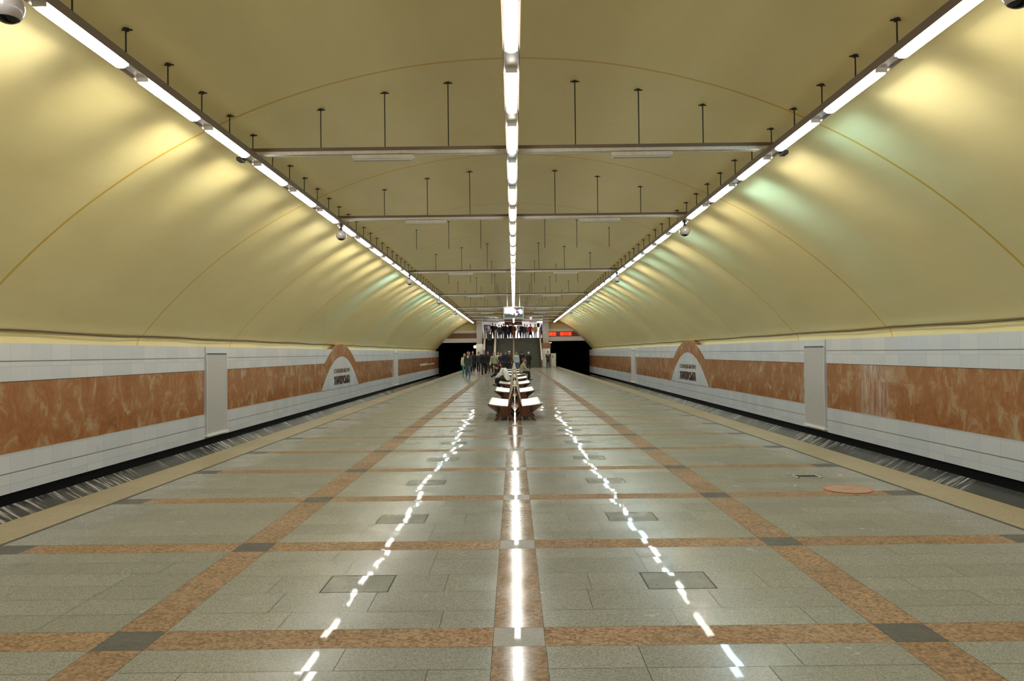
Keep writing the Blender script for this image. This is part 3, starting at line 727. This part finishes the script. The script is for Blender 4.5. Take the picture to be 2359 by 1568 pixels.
def person(x, y, z, rz, H, pose, label, top, bottom, hair, skin=0, hairlen=0, skirt=False, coat=0.0, cap=None, shirt=None, bag=None, lean=0.0, shoes=(.03, .025, .02), armraise=0.0, fat=1.13, name='person', group=None, seat=.40):
    """faces -Y at rz=0; origin on the ground between the feet (under the hips when seated)"""
    t = empty(name, (x, y, z), rz, label, 'person', group); k = H/1.75
    V = Vector
    if pose == 'sit':
        hip = V((0, 0, seat+.10)); ln = lean
        kn = {s: V((s*.11, -.44*k, seat+.09)) for s in (-1, 1)}; an = {s: V((s*.12, -.44*k+.02*s, .09)) for s in (-1, 1)}
    else:
        hip = V((0, 0, .93*k)); ln = lean
        st_ = {'stand': (.0, .0), 'walk': (.20, -.20), 'walk2': (-.20, .20), 'step': (.12, -.12)}[pose]
        kn = {}; an = {}
        for s, f in ((-1, st_[0]), (1, st_[1])):
            kn[s] = V((s*.10, (-f*.62 - (.05 if pose != 'stand' else .0))*k, .50*k)); an[s] = V((s*.105, (-f*1.0 + (.04 if f < 0 else 0))*k, (.085 + (.05 if f < -.1 else 0))*k))
    d = V((0, -math.sin(ln), math.cos(ln)))
    waist, chest, neck = hip + d*.16*k, hip + d*.38*k, hip + d*.545*k
    hd = V((0, -math.sin(ln*.7), math.cos(ln*.7))); head = neck + hd*.158*k + V((0, -.015, 0))
    sh = {s: hip + d*.49*k + V((s*.175*k*fat**.3, 0, 0)) for s in (-1, 1)}
    el, wr = {}, {}
    for s in (-1, 1):
        if pose == 'sit' or armraise > .5:
            el[s] = sh[s] + V((s*.05, -.10, -.24*k)) + V((0, -math.sin(ln)*.06, 0)); wr[s] = el[s] + V((-s*.07, -.20*k, -.13 if pose == 'sit' else .06))
        else:
            sw = .10*(s if pose in ('walk', 'step') else (-s if pose == 'walk2' else 0))
            el[s] = sh[s] + V((s*.055, sw, -.28*k)); wr[s] = el[s] + V((s*.01, sw*.6-.06, -.24*k))
    hipx = {s: hip + V((s*.085, 0, -.02)) for s in (-1, 1)}
    sk = pm(SKIN[skin], .55)
    # body: one continuous surface
    bm = bmesh.new()
    loft(bm, [(hip-d*.06, .13*k, .09*k, 0), (hip+d*.02, .155*k*fat, .105*k*fat, 0), (waist, .125*k*fat, .09*k*fat, 0), (chest, .155*k*fat, .105*k*fat, 0), (hip+d*.50*k, .15*k, .08*k, 0), (neck, .05, .05, 0)])
    seg(bm, neck-d*.03, neck+hd*.09*k, .052, .05)
    ball(bm, head, .081, .099, .119, u=20, v=14); ball(bm, head+V((0, -.035, -.06)), .05, .05, .05)
    ball(bm, head+V((0, -.098, -.012)), .013, .022, .02)                      # nose
    ball(bm, head+V((0, -.084, -.052)), .024, .012, .010)                      # mouth
    for s in (-1, 1):
        ball(bm, head+V((s*.079, .004, -.005)), .012, .02, .032)               # ear
        seg(bm, hipx[s], kn[s], .082*k*fat**.5, .055*k); seg(bm, kn[s], an[s], .053*k, .036*k)
        seg(bm, an[s], an[s]+V((0, -.13, -.055)), .034, .028)
        seg(bm, sh[s], el[s], .048*k, .038*k); seg(bm, el[s], wr[s], .036*k, .026*k)
        wd = (wr[s]-el[s]).normalized(); side = V((1, 0, 0)) if abs(wd.x) < .8 else V((0, 1, 0)); side = (side - wd*side.dot(wd)).normalized()
        if pose != 'sit' and armraise <= .5: side = V((0, 1, 0)) - wd*wd.y; side.normalize()
        pal = wr[s]+wd*.05; nrm = wd.cross(side)
        rot = Matrix((side, wd, nrm)).transposed().to_4x4(); ball(bm, pal, .040, .052, .016, rot=rot)
        for j, L in enumerate((.072, .082, .076, .060)):
            b0 = pal + wd*.035 + side*(-.030+.020*j); m1 = b0 + wd*L*.55 + nrm*.006; m2 = m1 + wd*L*.42 + nrm*.020*(-1 if s < 0 else 1)
            seg(bm, b0, m1, .0095, .009); seg(bm, m1, m2, .009, .008)
        seg(bm, pal-side*.030, pal-side*.058+wd*.035, .012, .0095)
    o = obj('body', bm, sk, t); remesh(o, .0125, 2)
    # eyes
    bm = bmesh.new()
    for s in (-1, 1): ball(bm, head+V((s*.030, -.083, .012)), .011, .008, .007)
    obj('eyes', bm, pm((.03, .02, .02), .3), t, smooth=True)
    # trousers / skirt
    bm = bmesh.new()
    loft(bm, [(hip-d*.09, .135*k, .10*k, 0), (hip, .17*k*fat, .118*k*fat, 0), (waist-d*.03, .145*k*fat, .105*k*fat, 0)])
    for s in (-1, 1):
        seg(bm, hipx[s], kn[s], .095*k*fat**.5, .072*k); seg(bm, kn[s], an[s]+V((0, 0, .02)), .070*k, .058*k)
    if skirt: loft(bm, [(V((0, 0, .45*k)), .20*k, .15*k, 0), (hip, .165*k, .115*k, 0)])
    o = obj('trousers' if not skirt else 'skirt', bm, pm(bottom), t); remesh(o, .016)
    # jacket with sleeves
    bm = bmesh.new(); lo = -.10-coat
    rings = [(hip+d*.02, .175*k*fat, .128*k*fat, 0), (waist, .155*k*fat, .115*k*fat, 0), (chest, .182*k*fat, .128*k*fat, 0), (hip+d*.50*k, .175*k, .098*k, 0), (neck-d*.005, .062, .06, 0)]
    if pose != 'sit': rings = [(hip+V((0, 0, lo)), .185*k*fat, .14*k*fat, 0)] + rings
    else: rings = [(hip-d*.06, .17*k*fat, .125*k*fat, 0)] + rings
    loft(bm, rings)
    for s in (-1, 1):
        seg(bm, sh[s], el[s], .064*k, .054*k); seg(bm, el[s], wr[s]-(wr[s]-el[s])*.08, .052*k, .042*k)
    o = obj('jacket', bm, pm(top), t); remesh(o, .016)
    if shirt:
        bm = bmesh.new(); c = hip+d*.40*k+V((0, -.122*k, 0)); prism(bm, [(-.05, .12), (.05, .12), (.012, -.10), (-.012, -.10)], 'y', -.012, .02)
        for v in bm.verts: v.co = v.co + c
        obj('shirt_front', bm, pm(shirt), t)
    # hair
    bm = bmesh.new(); ball(bm, head+V((0, .020, .025)), .093, .106, .113, u=18, v=12)
    bmesh.ops.delete(bm, geom=[v for v in bm.verts if v.co.z < head.z-.045 or (v.co.y < head.y-.045 and v.co.z < head.z+.045)], context='VERTS')
    o = obj('hair', bm, pm(hair, .7), t, smooth=True); m = o.modifiers.new('thick', 'SOLIDIFY'); m.thickness = .012; m.offset = -1
    if hairlen:
        bm = bmesh.new(); loft(bm, [(head+V((0, .035, .06)), .085, .07, 0), (head+V((0, .05, -.02)), .10, .075, 0), (head+V((0, .06, -.10)), .105, .065, 0), (head+V((0, .07, -.10-hairlen)), .09, .045, 0)])
        o = obj('long_hair', bm, pm(hair, .7), t); remesh(o, .014)
    if cap:
        bm = bmesh.new(); ball(bm, head+V((0, .012, .045)), .096, .108, .085, u=16, v=10); bmesh.ops.delete(bm, geom=[v for v in bm.verts if v.co.z < head.z+.015], context='VERTS')
        seg(bm, head+V((-.04, -.12, .04)), head+V((.04, -.12, .04)), .02, .02); o = obj('cap', bm, pm(cap), t, smooth=True)
    for s in (-1, 1):
        bm = bmesh.new(); b = an[s]; ball(bm, b+V((0, .005, -.045)), .044, .06, .042); ball(bm, b+V((0, -.09, -.055)), .046, .085, .032); box(bm, b.x-.042, b.x+.042, b.y-.16, b.y+.055, b.z-.09, b.z-.07)
        o = obj('shoe', bm, pm(shoes, .5), t); remesh(o, .012, 2)
    if bag:
        s = bag[1]; bt = empty('shoulder_bag', (0, 0, 0), 0)
        bt.matrix_world = t.matrix_world
        bt.location = (x, y, z); bt.rotation_euler = (0, 0, rz); tag(bt, bag[2], 'bag')
        c = wr[s]+V((s*.06, .0, -.02)) if pose != 'sit' else wr[s]+V((0, -.05, -.02))
        bx('bag_body', (c.x-.05, c.x+.05, c.y-.15, c.y+.15, c.z-.16, c.z+.08), pm(bag[0]), bt, bev=.03)
        bm = bmesh.new(); seg(bm, c+V((0, -.10, .07)), sh[s]+V((s*.04, 0, .05)), .010, .010); seg(bm, c+V((0, .10, .07)), sh[s]+V((s*.04, 0, .05)), .010, .010); obj('strap', bm, pm(bag[0]), bt)
    return t
def at_px(px, py_feet, zf=0.0):
    d = F_PX*(EYE-zf)/(py_feet - (812 - .0118*(px-1184))); return ((px-1184)*d/F_PX + CX, d)
BLACK, CHAR, NAVY, OLIVE, BROWNC = (.012, .012, .014), (.03, .03, .033), (.018, .022, .04), (.045, .05, .028), (.07, .035, .02)
JEAN, TEAL, KHAKI, GREYG, CREAM, WHITE = (.09, .13, .20), (.02, .20, .25), (.36, .32, .20), (.28, .30, .22), (.62, .55, .35), (.80, .80, .74)
# seated
person(-.27, 33.5, 0, -PI/2-.30, 1.72, 'sit', 'person in a white shirt and black trousers sitting hunched on a bench', WHITE, BLACK, (.02, .009, .005), hairlen=.10, lean=.42, seat=.37)
person(-.46, 38.4, 0, -PI/2+.1, 1.70, 'sit', 'person in dark clothes on the bench behind the white-shirted one', BLACK, BLACK, (.02, .012, .008), lean=.85, seat=.37)
person(.42, 45.4, 0, PI/2+.05, 1.76, 'sit', 'man in a khaki jacket and dark trousers sitting on the bench, turned to the tracks', KHAKI, CHAR, (.12, .07, .04), shirt=WHITE, lean=.22, seat=.37)
# walking towards the viewer
def pp(px, py, rz, H, pose, label, *a, **k):
    X, D = at_px(px, py); return person(X, D, 0, rz, H, pose, label, *a, **k)
pp(1070, 865.5, .1, 1.58, 'walk', 'woman in a pale top and turquoise jeans, first of the walking crowd', CREAM, TEAL, (.25, .14, .06), 1, hairlen=.05)
pp(1078, 869.5, .0, 1.72, 'walk2', 'man in a dark green jacket over a white shirt and blue jeans, striding ahead', OLIVE, JEAN, (.03, .02, .015), 2, shirt=WHITE)
pp(1081, 858, .0, 1.74, 'step', 'man mostly hidden behind the green-jacketed man, in dark grey', CHAR, NAVY, (.15, .09, .05), 1)
pp(1089, 858.5, .1, 1.78, 'walk', 'man in a dark blue jacket and dark trousers behind the green-jacketed man', NAVY, CHAR, (.10, .06, .03), 0)
pp(1102.5, 858.5, -.1, 1.70, 'walk2', 'dark-haired person in a black jacket beside the stout man', CHAR, BLACK, (.02, .012, .01), 0)
pp(1114.5, 865.5, .0, 1.82, 'walk', 'stout man in a black jacket with a ruddy face and black trousers', BLACK, BLACK, (.20, .08, .04), 2, fat=1.3, shoes=(.25, .22, .18))
pp(1124, 859, .0, 1.74, 'walk2', 'man in black just behind the stout man', BLACK, CHAR, (.05, .04, .03), 0)
pp(1137.5, 860.5, .1, 1.66, 'walk', 'woman in a grey-green jacket and black trousers with a yellow bag', GREYG, BLACK, (.02, .012, .01), 1, hairlen=.12, bag=((.55, .52, .14), -1, 'yellow shoulder bag carried by the woman in the grey-green jacket'))
pp(1147.5, 855.5, .0, 1.68, 'walk2', 'woman in a pale yellow top behind the woman with the yellow bag', CREAM, (.16, .06, .07), (.10, .05, .03), 1)
pp(1154, 858, -.1, 1.62, 'walk', 'person in a dark jacket and trousers next to the pale yellow top', CHAR, BLACK, (.16, .07, .05), 1)
pp(1164.5, 859, PI-.2, 1.80, 'stand', 'tall person in a navy coat seen from the back beside the cap wearer', NAVY, BLACK, (.12, .07, .05), 0, coat=.15)
pp(1173.5, 858, -.6, 1.76, 'stand', 'person in a dark brown jacket wearing a pale blue cap', BROWNC, CHAR, (.10, .10, .10), 1, cap=(.45, .52, .58))
pp(1189.5, 857.8, .5, 1.70, 'stand', 'person in a light blue shirt and blue jeans by the stair foot', (.40, .46, .50), (.10, .17, .26), (.08, .05, .03), 0)
pp(1202.5, 856, PI, 1.74, 'stand', 'person in a black jacket seen from the back, behind the khaki-jacketed man', BLACK, BLACK, (.02, .015, .012), 0)
pp(1218, 850, PI-.3, 1.66, 'stand', 'white-haired person in a long black coat facing the stairs', BLACK, BLACK, (.62, .58, .50), 1, coat=.35)
pp(1262.5, 848.3, .1, 1.72, 'stand', 'man in a dark jacket standing alone by the cream cabinet', (.05, .042, .035), CHAR, (.02, .015, .01), 0, shirt=(.7, .7, .7), armraise=.6)
# on the escalator and in the upper hall
person(-2.72, 86.6, 2.296, .2, 1.72, 'stand', 'person in an olive brown coat riding the escalator', (.07, .055, .03), NAVY, (.03, .02, .015), coat=.1)
UP = [(-2.45, 90.4, 'walk', BLACK, BLACK, 'person in black at the top of the escalator'),
      (-1.75, 92.6, 'walk2', (.03, .03, .03), NAVY, 'short-haired person in dark grey, second from the escalator in the upper hall'),
      (-1.2, 91.0, 'walk', (.02, .03, .02), (.16, .16, .18), 'person in a dark green jacket and grey trousers in the upper hall'),
      (-.62, 93.0, 'walk2', (.06, .03, .03), BLACK, 'person in a dark red-brown jacket in the upper hall'),
      (-.35, 90.5, 'walk', BLACK, NAVY, 'tall person in black just beside the brown-coated one'),
      (.02, 89.6, 'stand', (.20, .075, .02), (.20, .075, .02), 'person in a long rust-brown coat at the head of the middle handrail'),
      (.62, 91.4, 'walk', (.60, .56, .58), CHAR, 'tall person in a pale grey top at the stair head'),
      (.95, 90.3, 'walk2', (.035, .03, .04), (.03, .05, .06), 'person in dark clothes walking at the stair head by the pale grey top'),
      (2.0, 92.5, 'walk', (.55, .04, .04), BLACK, 'person in a red top and black skirt at the stair head'),
      (2.55, 92.0, 'walk2', (.62, .40, .03), (.42, .36, .40), 'person in a yellow top at the stair head'),
      (3.45, 96.5, 'stand', (.36, .25, .30), (.45, .35, .42), 'person in a pale mauve top deep in the upper hall'),
      (3.35, 91.5, 'walk', (.16, .10, .20), (.14, .03, .08), 'person in violet and dark red at the edge of the stair head'),
      (-3.05, 91.6, 'walk2', (.40, .32, .42), (.18, .06, .10), 'person in a pale lilac top waiting above the escalator')]
UP += [(-2.1, 89.7, 'walk2', (.05, .05, .06), BLACK, 'person in charcoal just off the escalator, in front of the one in black'),
       (-1.5, 94.5, 'stand', (.10, .03, .03), CHAR, 'person in dark maroon behind the green-jacketed one in the upper hall'),
       (-.95, 94.2, 'stand', (.02, .02, .03), BLACK, 'tall dark figure behind the red-brown jacket in the upper hall'),
       (-.15, 93.6, 'walk', (.05, .03, .025), (.20, .18, .19), 'person in dark brown with grey trousers behind the rust-coated one'),
       (1.30, 91.6, 'stand', (.04, .06, .05), (.05, .07, .08), 'person in dark teal at the stair head beside the red top'),
       (1.62, 93.8, 'walk', (.30, .12, .08), (.50, .44, .42), 'person in a brick-red top and pale trousers behind the teal one'),
       (-1.0, 89.5, 'walk2', (.03, .02, .03), (.06, .06, .08), 'person in black about to step down the dark stairs')]
for i, (x, y, ps, a, b, lb) in enumerate(UP):
    person(x, y, LAND, random.uniform(-.5, .5), ([1.80, 1.68, 1.76, 1.72, 1.80, 1.66, 1.84, 1.68, 1.72, 1.66, 1.70, 1.62, 1.64]+[1.7, 1.76, 1.82, 1.7, 1.66, 1.7, 1.68])[i], ps, lb, a, b, [(.03, .02, .015), (.12, .05, .03), (.06, .03, .02)][i % 3], i % 3, coat=.35 if i == 5 else 0, skirt=(i in (5, 8)))
